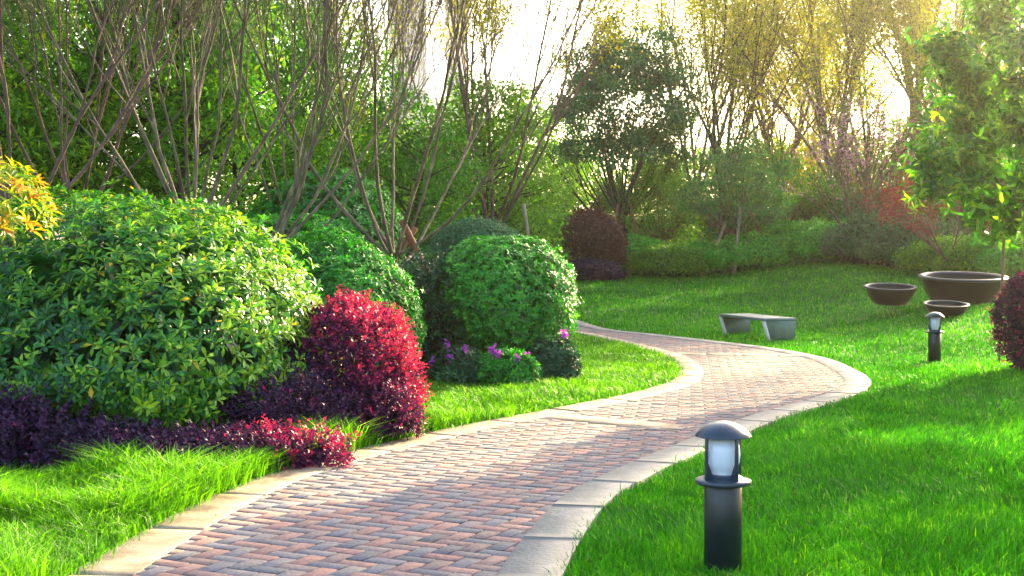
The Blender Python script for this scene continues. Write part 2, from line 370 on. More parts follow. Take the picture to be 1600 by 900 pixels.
# ------------------------------------------------------------------ branching
def branch(rng, p0, d0, length, r0, r1, n=8, up=.3, wob=.06, out=None):
    P = [np.array(p0, float)]; d = norm(np.array(d0, float)); st = length / n
    for i in range(n):
        d = norm(d + np.array([0, 0, up / n]) + rng.normal(0, wob, 3)); P.append(P[-1] + d * st)
    P = np.array(P); r = np.linspace(r0, r1, n + 1)
    return P, r

def side_dir(rng, d, ang):
    x = norm(np.cross(d, rng.normal(size=3))); return norm(d * cos(ang) + x * sin(ang))

def grow(rng, p0, d0, length, r0, levels, out, tips, kids=(3, 4, 4), ang=(.45, .5, .5), ratio=.62, up=.3, wob=.05, n=8, lvl=0, start=.3, sides=7):
    P, r = branch(rng, p0, d0, length, r0, r0 * (.35 if levels > lvl + 1 else .2), n if lvl < 2 else max(4, n - 3), up, wob * (1 + .3 * lvl))
    out.append((P, r, max(3, sides - 2 * lvl)))
    T = norm(np.gradient(P, axis=0))
    if lvl + 1 >= levels: tips.append((P, T)); return
    k = kids[min(lvl, len(kids) - 1)]
    for i in range(k):
        f = start + (1 - start) * (i + rng.random() * .8) / k; q = f * (len(P) - 1); j = min(int(q), len(P) - 2); t = q - j
        pp = P[j] * (1 - t) + P[j + 1] * t; rr = r[j] * (1 - t) + r[j + 1] * t
        a = ang[min(lvl, len(ang) - 1)] * rng.uniform(.6, 1.3)
        grow(rng, pp, side_dir(rng, T[j], a), length * ratio * rng.uniform(.65, 1.15) * (1.15 - .5 * f), rr * .68, levels, out, tips, kids, ang, ratio, up, wob, n, lvl + 1, start, sides)
    if lvl: tips.append((P[-3:], T[-3:]))

def trunk_mesh(name, branches, mat, parent):
    mb = MB()
    for P, r, s in branches: mb.tube(P, np.maximum(r, .0025), s, cap=False)
    return mb.build(name, M[mat], parent, True)

def tip_leaves(rng, tips, per, spread, L, wr, tone0=.5, tvar=.3, droop=.3, zmin=None):
    P, U = [], []
    for pp, tt in tips:
        k = rng.poisson(per)
        if not k: continue
        f = rng.random(k) * (len(pp) - 1.001); j = f.astype(int); t = (f - j)[:, None]
        P.append(pp[j] * (1 - t) + pp[j + 1] * t + rng.normal(0, spread, (k, 3))); U.append(tt[j])
    P = np.concatenate(P); U = np.concatenate(U)
    if zmin is not None: ok = P[:, 2] > zmin; P, U = P[ok], U[ok]
    n = len(P); U = norm(U * .5 + rand_dirs(rng, n) + np.array([0, 0, -droop]))
    Nn = norm(rand_dirs(rng, n) * .8 + np.array([0, 0, 1.])); Li = L * rng.uniform(.6, 1.25, n)
    tone = tone0 + rng.normal(0, tvar * .5, n) + .3 * (noise3(P * 1.3, 3) - .5)
    return P, U, Nn, Li, Li * wr, tone

def multi_stem(name, label, x, y, seed, stems, height, spread, bark='bark_grey', fork=.9, r=.05, levels=3, kids=(4, 4), leaf=None, per=0, L=.06, group=None, el=(35, 70), up=1.0, ang=(.35, .45), lean=(0, 0), wr=.45, wob=.05, ratio=.6, cat='tree', tone0=.5, azr=(0, 2 * pi), sp=.06, start=.3):
    rng = np.random.default_rng(seed); z0 = float(T0(x, y))
    root = thing(name, label, cat, (x, y, z0), 0, group); out, tips = [], []
    if fork > .1:
        P, rr = branch(rng, (0, 0, -.1), (lean[0] * .4, lean[1] * .4, 1), fork + .1, r * 1.9, r * 1.5, 6, 0, .04); out.append((P, rr, 9)); top = P[-1]
    else: top = np.array([0, 0, -.05])
    for i in range(stems):
        az = azr[0] + (azr[1] - azr[0]) * (i + rng.random() * .6) / stems; e = R(rng.uniform(*el))
        d = np.array([cos(az) * cos(e) * spread + lean[0], sin(az) * cos(e) * spread * .8 + lean[1], sin(e)])
        grow(rng, top - np.array([0, 0, rng.uniform(0, .35) * min(fork, .8)]), d, (height - fork) * rng.uniform(.8, 1.1), r * rng.uniform(.6, 1.05), levels, out, tips, kids, ang, ratio, up, wob, 10, 0, start)
    trunk_mesh('trunk', out, bark, root)
    if leaf: leaf_mesh('crown', *tip_leaves(rng, tips, per, sp, L, wr, tone0), M[leaf], root, T4)
    return root

def crown_tree(name, label, x, y, seed, zc, rad, clumps, per, cr, L, leaf, bark='bark_dark', wr=.4, r=.12, cat='tree', group=None, tone0=.4, tvar=.3, hollow=.35, forkz=None, tpl=T4, gapn=.0, droop=.2, stems=1, limbs=.5, low=-1, lean=0, vase=False):
    """trunk, limbs to the leaf clumps, clumps spread through an ellipsoid; zc and rad above the tree's base"""
    rng = np.random.default_rng(seed); z0 = float(T0(x, y))
    root = thing(name, label, cat, (x, y, z0), 0, group)
    D = rand_dirs(rng, clumps * 3); D = D[D[:, 2] > low][:clumps]; q = (hollow + (1 - hollow) * rng.random(len(D)) ** .6)
    q = q * (1 + .35 * (noise3(D * 1.8 + seed, seed) - .5))
    C = D * q[:, None] * np.array(rad) + np.array([lean, 0, zc])
    if gapn: C = C[noise3(C * (1.1 / max(rad[0] * .5, .4)), seed + 2) > gapn]
    fz = forkz if forkz is not None else max(.5, zc - rad[2] * .75)
    br = []
    for s in range(stems):
        a = 2 * pi * s / stems; P, rr = branch(rng, (.12 * cos(a) * (stems > 1), .12 * sin(a) * (stems > 1), -.1), (.25 * cos(a) * (stems > 1), .25 * sin(a) * (stems > 1), 1), fz + .1, r, r * .75, 6, 0, .03)
        br.append((P, rr, 8)); P2, r2 = branch(rng, P[-1], P[-1] - P[-2] + (rng.normal(0, .12, 3) if vase else 0), max(.5, (zc + rad[2] * .6 - fz)), r * .6, r * .12, 9, .2, .09); br.append((P2, r2, 7))
    spine = np.concatenate([b[0] for b in br if len(b[0]) > 8]); srr = np.concatenate([b[1] for b in br if len(b[0]) > 8])
    for c in C:
        if rng.random() > limbs: continue
        lo = spine[:, 2] < c[2] - .15 * abs(c[2] - fz) - .1
        cand = np.where(lo)[0] if lo.any() else np.array([0])
        dd = np.linalg.norm(spine[cand] - c, axis=1); b0 = cand[np.argmin(dd + rng.random(len(dd)) * .6)]
        s0 = spine[b0]; t = np.linspace(0, 1, 6)[:, None]; mid = (s0 + c) / 2 + np.array([0, 0, -.12 * np.linalg.norm(c - s0)]) + rng.normal(0, .08, 3)
        if vase:
            s0 = np.array([rng.normal(0, .04), rng.normal(0, .04), fz - rng.uniform(0, .25)]); b0 = 3; v = c - s0; mid = s0 + v * np.array([.62, .62, .42]) + rng.normal(0, .12, 3)
        P3 = s0 * (1 - t) ** 2 + 2 * mid * t * (1 - t) + c * t ** 2
        br.append((P3, np.linspace(min(srr[b0] * .6, .05), .006, 6), 4))
    trunk_mesh('trunk', br, bark, root)
    n = len(C) * per; ci = rng.integers(0, len(C), n)
    ct = rng.normal(0, .5, len(C))
    off = rand_dirs(rng, n) * (rng.random(n) ** .5)[:, None] * cr * np.array([1.15, 1.15, .75]); 
    P = C[ci] + off * rng.uniform(.6, 1.4, len(C))[ci][:, None]
    U = norm(rand_dirs(rng, n) + .5 * norm(off) + np.array([0, 0, -droop])); Nn = norm(rand_dirs(rng, n) * .8 + np.array([0, 0, 1.]))
    Li = L * rng.uniform(.6, 1.3, n)
    leaf_mesh('crown', P, U, Nn, Li, Li * wr, tone0 + rng.normal(0, tvar * .4, n) + .22 * tvar * 2 * ct[ci], M[leaf], root, tpl)
    return root

# ------------------------------------------------------------------ ground, path, kerbs
def axis_coords(near_lo, near_hi, step, far):
    a = list(np.arange(near_lo, near_hi + 1e-6, step)); v, s = near_hi, step
    while v < far: s *= 1.35; v += s; a.append(v)
    v, s = near_lo, step
    while v > -far: s *= 1.35; v -= s; a.insert(0, v)
    return np.array(a)
gx = axis_coords(-16, 22, .25, 900); gy = axis_coords(-2, 54, .25, 900)
X, Y = np.meshgrid(gx, gy); Z = terrain(X, Y); nx, ny = len(gx), len(gy)
idx = np.arange(nx * ny).reshape(ny, nx)
F = np.stack([idx[:-1, :-1], idx[:-1, 1:], idx[1:, 1:], idx[1:, :-1]], -1).reshape(-1, 4)
tag(quads_mesh('lawn_ground', np.stack([X, Y, Z], -1).reshape(-1, 3), F, M['lawn'], None, None, True), 'broad green lawn ground rolling back to the planting', None, None, 'structure')

def catmull(P, per=14):
    P = np.array(P); Q = np.vstack([2 * P[0] - P[1], P, 2 * P[-1] - P[-2]]); o = []
    for i in range(1, len(Q) - 2):
        t = np.linspace(0, 1, per, endpoint=False)[:, None]
        o.append(.5 * (2 * Q[i] + (Q[i + 1] - Q[i - 1]) * t + (2 * Q[i - 1] - 5 * Q[i] + 4 * Q[i + 1] - Q[i + 2]) * t ** 2 + (3 * Q[i] - Q[i - 1] - 3 * Q[i + 1] + Q[i + 2]) * t ** 3))
    return np.vstack(o + [P[-1:]])

def resample(P, step):
    d = np.r_[0, np.cumsum(np.linalg.norm(np.diff(P, axis=0), axis=1))]; n = int(d[-1] / step); s = np.linspace(0, d[-1], n + 1)
    return np.stack([np.interp(s, d, P[:, 0]), np.interp(s, d, P[:, 1])], -1)

def smooth_line(P, it=30):
    P = P.copy()
    for _ in range(it): P[1:-1] = P[1:-1] * .5 + .25 * (P[:-2] + P[2:])
    return P

def offset(P, w):
    T = norm(np.gradient(P, axis=0)); return P + np.stack([-T[:, 1], T[:, 0]], -1) * w

LI = [(-1.7, -3), (-1.8, 0), (-1.88, 3.3), (-1.82, 4.8)] + [ground(*p) for p in [(230, 900), (350, 820), (400, 792), (480, 755), (575, 725), (700, 692), (800, 670), (875, 655), (940, 642), (1025, 624), (1087, 604), (1099, 590), (1097, 578), (1080, 566), (1055, 556), (1000, 541), (950, 530), (900, 521)]] + [(-.6, 27.1), (-3, 29.8), (-6, 32)]
RI = [(-.1, -3), (-.25, 0), (-.28, 3.3), (-.2, 4.8)] + [ground(*p) for p in [(785, 900), (850, 815), (890, 780), (950, 750), (1000, 727), (1050, 707), (1090, 690), (1150, 666), (1210, 645), (1260, 632), (1300, 618), (1320, 605), (1315, 592), (1286, 574), (1258, 563), (1200, 551), (1100, 538), (1000, 526), (930, 518)]] + [(.6, 28.9), (-1.5, 31.4), (-5, 34.7)]
LI = smooth_line(resample(catmull(LI), .1), 12); RI = smooth_line(resample(catmull(RI), .1), 12)
KW = .30
LO = offset(LI, KW); RO = offset(RI, -KW)

def inside(x, y, poly):
    c = np.zeros(x.shape, bool); n = len(poly); px, py = poly[:, 0], poly[:, 1]; j = n - 1
    for i in range(n):
        if py[i] != py[j]:
            m = ((py[i] > y) != (py[j] > y)) & (x < (px[j] - px[i]) * (y - py[i]) / (py[j] - py[i]) + px[i]); c ^= m
        j = i
    return c
sub = lambda P: P[::3]
PATH_IN = np.vstack([sub(LI), sub(RI)[::-1]]); PATH_OUT = np.vstack([sub(LO), sub(RO)[::-1]])
LEFT = np.vstack([sub(LO), [(-60, 40), (-60, -3)]])
K_H, B_H = .042, .036

# joint sand under the bricks, as a strip between the two kerbs
n = 260
A_, B_ = resample(LI, .1), resample(RI, .1)
def param(P, n): s = np.linspace(0, len(P) - 1, n); i = np.arange(len(P)); return np.stack([np.interp(s, i, P[:, 0]), np.interp(s, i, P[:, 1])], -1)
# bricks: herringbone laid at an angle
ang = R(-26); ca, sa = cos(ang), sin(ang)
BL, BW, GAP = .2, .1, .009
rng = np.random.default_rng(4)
ii, jj = np.meshgrid(np.arange(-200, 320), np.arange(-200, 320))
# herringbone unit: cells (i, j); horizontal brick starts where (i - j) % 4 == 0, vertical where (i - j) % 4 == 2 (covering upward)
I, J = ii.ravel(), jj.ravel(); k = (I - J) % 4
Hm = k == 0; Vm = k == 3
cx = np.r_[(I[Hm] + 1) * BW, (I[Vm] + .5) * BW]; cy = np.r_[(J[Hm] + .5) * BW, (J[Vm] + 1) * BW]
hz = np.r_[np.ones(Hm.sum(), bool), np.zeros(Vm.sum(), bool)]
hue = np.r_[((I[Hm] + J[Hm]) // 2) % 3, (((I[Vm] + J[Vm] + 1) // 2) + 1) % 3]   # the layer kept the three colours in turn
wx = cx * ca - cy * sa; wy = cx * sa + cy * ca + 6
grown = np.vstack([sub(offset(LI, .14)), sub(offset(RI, -.14))[::-1]])
m = (wy > -2.5) & (wy < 34) & (np.abs(wx) < 8); wx, wy, hz, hue = wx[m], wy[m], hz[m], hue[m]
m = inside(wx, wy, grown); wx, wy, hz, hue = wx[m], wy[m], hz[m], hue[m]
nb = len(wx)
hl = np.where(hz, BL, BW) / 2 - GAP / 2; hw = np.where(hz, BW, BL) / 2 - GAP / 2
rot = rng.normal(0, .006, nb) + ang; dz = rng.normal(0, .0012, nb); tilt = rng.normal(0, .006, (nb, 2))
bev = .0035
def ring(sx, zoff):
    out = []
    for ux, uy in ((-1, -1), (1, -1), (1, 1), (-1, 1)):
        lx = ux * (hl - sx); ly = uy * (hw - sx); x = wx + lx * np.cos(rot) - ly * np.sin(rot); y = wy + lx * np.sin(rot) + ly * np.cos(rot)
        out.append(np.stack([x, y, terrain(x, y) + B_H + zoff + dz + lx * tilt[:, 0] + ly * tilt[:, 1]], -1))
    return np.stack(out, 1)
V = np.concatenate([ring(0, -.04), ring(0, -bev), ring(bev, 0)], 1)
fq = [(0, 1, 5, 4), (1, 2, 6, 5), (2, 3, 7, 6), (3, 0, 4, 7), (4, 5, 9, 8), (5, 6, 10, 9), (6, 7, 11, 10), (7, 4, 8, 11), (8, 9, 10, 11)]
F = (np.arange(nb)[:, None, None] * 12 + np.array(fq)[None]).reshape(-1, 4)
hue = np.where(rng.random(nb) < .22, rng.integers(0, 3, nb), hue)
tn = np.array([.16, .78, .42])[hue] + rng.normal(0, .07, nb)
tag(quads_mesh('brick_path', V.reshape(-1, 3), F, M['brick'], None, np.repeat(np.clip(tn, 0, 1), 9)), 'winding herringbone path of pinkish red and blue grey brick pavers', None, None, 'structure')
q = param(offset(LI, .2), 600), param(offset(RI, -.2), 600)
rows = [q[0] * (1 - t) + q[1] * t for t in np.linspace(0, 1, 9)]
V = np.stack(rows, 1); Vz = np.concatenate([V, (terrain(V[..., 0], V[..., 1]) + B_H - .014)[..., None]], -1).reshape(-1, 3)
idx = np.arange(600 * 9).reshape(600, 9); F = np.stack([idx[:-1, :-1], idx[:-1, 1:], idx[1:, 1:], idx[1:, :-1]], -1).reshape(-1, 4)
tag(quads_mesh('path_bedding', Vz, F, M['sand']), 'dark sand in the joints between the brick pavers', None, None, 'structure')

def kerb(name, P, w, seg, label, top=K_H, seed=1, z1=-.08, mat='kerb'):
    """stone slabs along P, w wide to the left (+) or right (-)"""
    rng = np.random.default_rng(seed); O = offset(P, w); mb = MB(); n = len(P); step = max(2, int(seg / .1)); g = .0016
    for a in range(0, n - step, step):
        b = a + step; tone = rng.random(); h = top + rng.normal(0, .0012)
        ins, outs = P[a:b + 1].copy(), O[a:b + 1].copy()
        t = norm(ins[1] - ins[0]); ins[0] += t * g / 2; outs[0] += t * g / 2; t = norm(ins[-1] - ins[-2]); ins[-1] -= t * g / 2; outs[-1] -= t * g / 2
        e = norm(outs - ins) * .003; m = len(ins)
        R_ = []
        for A, zo in ((ins, z1), (ins, h - .003), (ins + e, h), (outs - e, h), (outs, h - .003), (outs, z1)):
            R_.append(np.column_stack([A, terrain(A[:, 0], A[:, 1]) + zo]))
        V = np.stack(R_, 1).reshape(-1, 3); F = []
        for i in range(m - 1):
            for j in range(5):
                f = (i * 6 + j, i * 6 + j + 1, (i + 1) * 6 + j + 1, (i + 1) * 6 + j); F.append(f[::-1] if w > 0 else f)
        F.append(tuple(range(6))); F.append(tuple((m - 1) * 6 + j for j in range(6))[::-1])
        mb.add(V, F, tone)
    return tag(mb.build(name, M[mat]), label, None, None, 'structure')
kerb('kerb', LI, .30, 1.0, 'pale sandy stone kerb edging the planted side of the path', seed=3)
kerb('kerb', RI, -.30, .9, 'pale stone kerb edging the open lawn side of the path', seed=5, mat='kerb_grey')
M['mortar'] = noise_mat('joint_mortar', [(.3, (.09, .08, .065)), (.7, (.19, .17, .14))], 12, .9, .2)
mb = MB()
for P_, w_ in ((LI, .296), (RI, -.296)):
    A_, B_ = offset(P_, w_ * .014), offset(P_, w_); m_ = len(A_)
    V_ = np.stack([np.column_stack([A_, terrain(A_[:, 0], A_[:, 1]) + K_H - .006]), np.column_stack([B_, terrain(B_[:, 0], B_[:, 1]) + K_H - .006])], 1).reshape(-1, 3)
    mb.add(V_, [(2 * i_, 2 * i_ + 1, 2 * i_ + 3, 2 * i_ + 2) for i_ in range(m_ - 1)])
tag(mb.build('kerb_mortar', M['mortar']), 'pale mortar in the joints between the kerb stones', None, None, 'structure')
def band(p, q, w, label):
    p, q = np.array(ground(*p)), np.array(ground(*q)); d = norm(q - p); P = resample(np.array([p - d * .1, q + d * .1]), .1)
    kerb('stone_band', P, w, .6, label, K_H - .004, 9)
band((838, 660), (1085, 684), .36, 'pale stone band crossing the brick path behind the near lamp')
band((1058, 558), (1262, 562), .34, 'pale stone band crossing the far bend of the path')

BEDS = [(-3.25, 11.1, 1.75, 1.75), (-1.40, 11.1, .50, .62), (-2.0, 14.6, 1.0, 1.1), (-1.0, 16.4, .75, .75), (-.12, 16.5, .82, .95), (-2.1, 9.6, .5, .45), (-2.75, 9.3, .5, .42), (-3.4, 9.3, .55, .45), (-.4, 15.3, .7, .4)]
mb = MB()
for k_, (cx_, cy_, rx_, ry_) in enumerate(BEDS):
    a_ = np.linspace(0, 2 * pi, 40, endpoint=False); wv = 1 + .06 * np.sin(a_ * 5 + k_) + .04 * np.sin(a_ * 9 + 2 * k_); V_ = []
    for f_ in (.02, .35, .7, 1): x_, y_ = cx_ + rx_ * f_ * wv * np.cos(a_), cy_ + ry_ * f_ * wv * np.sin(a_); V_.append(np.stack([x_, y_, terrain(x_, y_) + .012 + .004 * k_], -1))
    mb.add(np.concatenate(V_), [(i_ * 40 + j_, i_ * 40 + (j_ + 1) % 40, (i_ + 1) * 40 + (j_ + 1) % 40, (i_ + 1) * 40 + j_) for i_ in range(3) for j_ in range(40)])
tag(mb.build('soil', M['soil'], None), 'dark bare soil under the border shrubs', None, None, 'structure')

# ------------------------------------------------------------------ grass
def grass(name, label, x, y, h, wd, tone, mat, rng, lean=.5):
    n = len(x); z = terrain(x, y); az = rng.uniform(0, 2 * pi, n); face = rng.uniform(0, 2 * pi, n)
    wind = noise2(x * 1.1, y * 1.1, 21) * 7; ln = h * lean * rng.uniform(.2, 1.3, n)
    dx = np.cos(az) * ln + np.cos(wind) * h * .22; dy = np.sin(az) * ln + np.sin(wind) * h * .22
    sx, sy = np.cos(face) * wd / 2, np.sin(face) * wd / 2
    V = np.empty((n, 5, 3))
    for i, (f, g, s) in enumerate(((0, 0, -1), (0, 0, 1), (.3, .6, .8), (.3, .6, -.8), (1, 1, 0))):
        V[:, i, 0] = x + dx * f + sx * s; V[:, i, 1] = y + dy * f + sy * s; V[:, i, 2] = z - .005 + h * g * (1 - .25 * (f > .9) * lean)
    loops = (np.arange(n)[:, None] * 5 + np.array([0, 1, 2, 3, 3, 2, 4])[None]).ravel(); sizes = np.tile([4, 3], n)
    o = raw_mesh(name, V.reshape(-1, 3), loops, sizes, M[mat], None, np.repeat(np.clip(tone, 0, 1), 2))
    return tag(o, label, 'grass', None, 'stuff')

def wedge(rng, n, d0, d1, a0, a1, pw=0.0):
    d = np.exp(rng.uniform(math.log(d0), math.log(d1), n)); a = np.radians(rng.uniform(a0, a1, n)); return d * np.sin(a), d * np.cos(a), d
def clear_of(x, y, spots):
    ok = np.ones(len(x), bool)
    for (cx, cy, rx, ry) in spots: ok &= ((x - cx) / rx) ** 2 + ((y - cy) / ry) ** 2 > 1
    return ok
rng = np.random.default_rng(11)
edge_jit = lambda x, y: (x + .035 * rng.normal(size=len(x)), y + .035 * rng.normal(size=len(x)))
BOL = [(.99, 4.66 * K, .085, .085), (at(1461, 14.1), 14.1 * K, .085, .085)]
x, y, d = wedge(rng, 560000, 4.4, 48, -19, 27)
xj, yj = edge_jit(x, y)
ok = ~inside(xj, yj, PATH_OUT) & ~inside(x, y, LEFT) & clear_of(x, y, BOL); x, y, d = x[ok], y[ok], d[ok]
hh = (.052 + .028 * noise2(x * .9, y * .9, 2)) * rng.uniform(.6, 1.35, len(x)) * np.where(rng.random(len(x)) < .03, 1.5, 1) * (1 + np.clip(d - 16, 0, 26) * .008)
tone = .42 + .35 * (noise2(x * .8, y * .8, 8) - .5) + .3 * (noise2(x * 5, y * 5, 6) - .5) + rng.normal(0, .20, len(x)) + .5 * (rng.random(len(x)) < .03)
grass('lawn_grass', 'short bright green lawn grass on the open side of the path', x, y, hh, .00095 * d * .75 + .0012, tone, 'grass', rng, .55)
x, y, d = wedge(rng, 440000, 4.4, 28, -27, 10)
xj, yj = edge_jit(x, y)
ok = inside(xj, yj, LEFT) & clear_of(x, y, [(b_[0], b_[1], b_[2] * .93, b_[3] * .93) for b_ in BEDS]); x, y, d = x[ok], y[ok], d[ok]
cl = noise2(x * 2.3, y * 2.3, 12); cl2 = noise2(x * 5, y * 5, 13)
near = d < 12
hh = np.where(near, .06 + .24 * cl ** 1.5 + .09 * cl2, .06 + .07 * cl + .03 * cl2) * rng.uniform(.55, 1.3, len(x))
tone = .4 + .4 * (cl - .5) + .3 * (cl2 - .5) + rng.normal(0, .20, len(x)) + .4 * (rng.random(len(x)) < .04)
grass('long_grass', 'long tufted yellow green grass between the shrubs and the kerb', x, y, hh, .00095 * d * .75 + .0015, tone, 'grass_long', rng, .75)

# ------------------------------------------------------------------ bollard lamps
def make_bollard(label, x, y, first=None):
    if first:
        r = first.copy(); COL.objects.link(r); r.location = (x, y * K, float(T0(x, y))); r['label'] = label
        r.rotation_euler = (0, 0, -.25)
        for ch in first.children: c = ch.copy(); COL.objects.link(c); c.parent = r
        return r
    t = thing('bollard_lamp', label, 'bollard lamp', (x, y, float(T0(x, y))), -.26, 'black bollard lamps beside the path')
    m = MB(); m.lathe([(0, -.1), (.088, -.1), (.088, .418), (.084, .424), (.0, .424)], 48); m.build('post', M['black_metal'], t, True)
    m = MB(); m.lathe([(.0, .425), (.118, .425), (.129, .428), (.131, .434), (.131, .444), (.128, .449), (.10, .4495), (.088, .462), (.074, .472), (.06, .4735), (0, .4735)], 48); m.build('collar', M['grey_metal'], t, True)
    for k in range(4):
        a = pi / 4 + k * pi / 2; m = MB(); c_, s_ = cos(a), sin(a); rot = [(c_, -s_, 0), (s_, c_, 0), (0, 0, 1)]
        m.box((c_ * .098, s_ * .098, .553), (.010, .017, .206), rot)
        V = np.array([(.092, -.009, .4497), (.092, .009, .4497), (.066, .009, .4697), (.066, -.009, .4697), (.092, -.009, .53), (.092, .009, .53)]) @ np.array(rot).T
        m.add(V, [(0, 1, 2, 3), (3, 2, 5, 4), (0, 4, 5, 1), (0, 3, 4), (1, 5, 2)]); m.build('cage_bar', M['grey_metal'], t, False, .0015)
    m = MB(); m.lathe([(0, .474), (.052, .474), (.050, .476), (.066, .495), (.077, .53), (.081, .568), (.077, .605), (.064, .638), (.045, .6525), (.0, .6528)], 40); m.build('globe', M['globe'], t, True)
    m = MB(); pr = [(0, .653), (.112, .653), (.128, .650), (.1325, .6515), (.1325, .6545)]
    for i in range(1, 11): q_ = 1 - i / 10; pr.append((.1315 * q_, .656 + .068 * (1 - q_ ** 2) ** .85))
    m.lathe(pr, 56); m.build('cap', M['grey_metal'], t, True)
    return t
b1 = make_bollard('nearest black bollard lamp with dome cap and white globe in the front lawn', at(1131, 4.66), 4.66)
b2 = make_bollard('far small black bollard lamp on the lawn below the dark bowls', at(1461, 14.1), 14.1, b1)

# ------------------------------------------------------------------ bench
bx, by = 4.33, 17.1
dl = np.array([-.25, .968]); ds = np.array([.968, .25]); Lb, Wb, tz = 1.9, .6, .43
t = thing('park_bench', 'low backless metal bench with grey slab seat on the lawn beyond the path', 'bench', (bx, by, 0))
def bl(u, v, z): return (dl[0] * u + ds[0] * v, dl[1] * u + ds[1] * v, z)
def prism(m, pts):   # eight points, bottom then top
    m.add(np.array(pts), [(3, 2, 1, 0), (4, 5, 6, 7), (0, 1, 5, 4), (1, 2, 6, 5), (2, 3, 7, 6), (3, 0, 4, 7)])
m = MB(); prism(m, [bl(0, 0, tz - .05), bl(0, Wb, tz - .05), bl(Lb, Wb, tz - .05), bl(Lb, 0, tz - .05), bl(0, 0, tz), bl(0, Wb, tz), bl(Lb, Wb, tz), bl(Lb, 0, tz)])
m.build('seat', M['bench_top'], t, False, .006)
for u0, u1, in ((0.0, .06), (Lb - .06, Lb)):
    m = MB(); v0, v1 = 0, .16
    prism(m, [bl(u0, v1, -.15), bl(u0, Wb - .02, -.15), bl(u1, Wb - .02, -.15), bl(u1, v1, -.15), bl(u0, v0, tz - .052), bl(u0, Wb, tz - .052), bl(u1, Wb, tz - .052), bl(u1, v0, tz - .052)])
    lg = m.build('leg', M['bench_side'], t, False, .004)
    m = MB(); e = -.014
    prism(m, [bl(u0 - .004, v1 + e, -.15), bl(u0 - .004, v1 + .03, -.15), bl(u1 + .004, v1 + .03, -.15), bl(u1 + .004, v1 + e, -.15), bl(u0 - .004, v0 + e, tz - .056), bl(u0 - .004, v0 + .03, tz - .056), bl(u1 + .004, v0 + .03, tz - .056), bl(u1 + .004, v0 + e, tz - .056)])
    m.build('edge_strip', M['bench_edge'], lg)

# ------------------------------------------------------------------ bowls
def bowl(label, px, py, d, rad, h, tiltx=-5, sink=0.0):
    x = at(px, d); y = d; t = thing('garden_bowl', label, 'bowl', (x, y, zz(py, d) - sink), 0, 'dark glazed bowls on the lawn bank')
    t.rotation_euler = (R(-tiltx), 0, 0); t.rotation_euler = (R(tiltx) * -1, 0, 0)
    m = MB(); pr = [(0, -.02), (rad * .55, -.02), (rad * .60, 0), (rad * .72, h * .2), (rad * .84, h * .48), (rad * .93, h * .78), (rad * .955, h * .92)]
    m.lathe(pr, 56); m.lathe([(rad * .87, h * .93), (rad * .82, h * .6), (rad * .72, h * .3), (0, h * .22)], 56); m.build('body', M['glaze'], t, True)
    m = MB(); m.lathe([(rad * .955, h * .90), (rad * .995, h * .91), (rad * 1.01, h * .945), (rad * .99, h * .985), (rad * .95, h), (rad * .90, h * .99), (rad * .87, h * .96), (rad * .872, h * .90)], 56); m.build('rim', M['glaze_rim'], t, True)
    m = MB(); m.lathe([(rad * .83, h * .66), (rad * .4, h * .69), (0, h * .70)], 40); m.build('soil', M['soil'], t, True)
    return t
bowl('largest dark glazed bowl on the lawn bank', 1503, 478, 20.0, .86, .62, -5)
bowl('medium dark glazed bowl standing left of the largest bowl', 1391, 473, 20.0, .53, .34, -6)
bowl('small dark bowl sunk in the grass behind the far lamp', 1478, 492, 18.5, .41, .24, -7, .02)

# ------------------------------------------------------------------ left shrubs
shrub('rhododendron_bush', 'huge rounded bush of whorled green and yellow leaves filling the left side', 'bush', (-3.25, 8.5), (1.75, 1.62), .62, 2.05, 'leaf_rhodo', 21, 4700, 'rosette', .105, 8, .33, .12, low=-.93, barrel=.75, tgrad=(.24, 0, .12), tone0=.34, young=.45, tvar=.36, depth=.2, tpl=TOB, gaps=.27, core=.72)  # tgrad paints the sunlit right side and top into the leaf colour
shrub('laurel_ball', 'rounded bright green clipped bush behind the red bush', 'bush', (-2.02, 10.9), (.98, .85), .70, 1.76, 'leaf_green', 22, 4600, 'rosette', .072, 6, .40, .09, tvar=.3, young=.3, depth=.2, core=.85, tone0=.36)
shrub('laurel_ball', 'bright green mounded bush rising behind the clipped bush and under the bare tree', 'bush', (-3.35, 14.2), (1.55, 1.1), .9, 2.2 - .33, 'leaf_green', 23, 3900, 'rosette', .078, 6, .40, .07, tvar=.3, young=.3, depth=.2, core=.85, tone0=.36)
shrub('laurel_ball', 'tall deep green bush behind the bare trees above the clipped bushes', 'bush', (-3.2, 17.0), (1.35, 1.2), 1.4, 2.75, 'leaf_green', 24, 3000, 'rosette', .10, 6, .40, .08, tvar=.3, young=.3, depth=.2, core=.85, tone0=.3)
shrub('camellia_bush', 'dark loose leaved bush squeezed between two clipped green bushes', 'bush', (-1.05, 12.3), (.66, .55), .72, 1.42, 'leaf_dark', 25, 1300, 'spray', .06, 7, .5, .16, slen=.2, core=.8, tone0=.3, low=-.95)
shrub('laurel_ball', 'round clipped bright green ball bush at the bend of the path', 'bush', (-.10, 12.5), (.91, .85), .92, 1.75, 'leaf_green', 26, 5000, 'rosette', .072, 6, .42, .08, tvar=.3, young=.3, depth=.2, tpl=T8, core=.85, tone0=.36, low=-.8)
shrub('azalea_mound', 'grey green smooth dome bush behind the round clipped ball', 'bush', (at(745, 19.5), 19.5), (1.05, .95), 1.2, 2.38 - .25, 'leaf_greygreen', 27, 6500, 'single', .06, 3, .4, .03, core=.85, tone0=.36)
g = 'dark glossy plants with purple flowers'
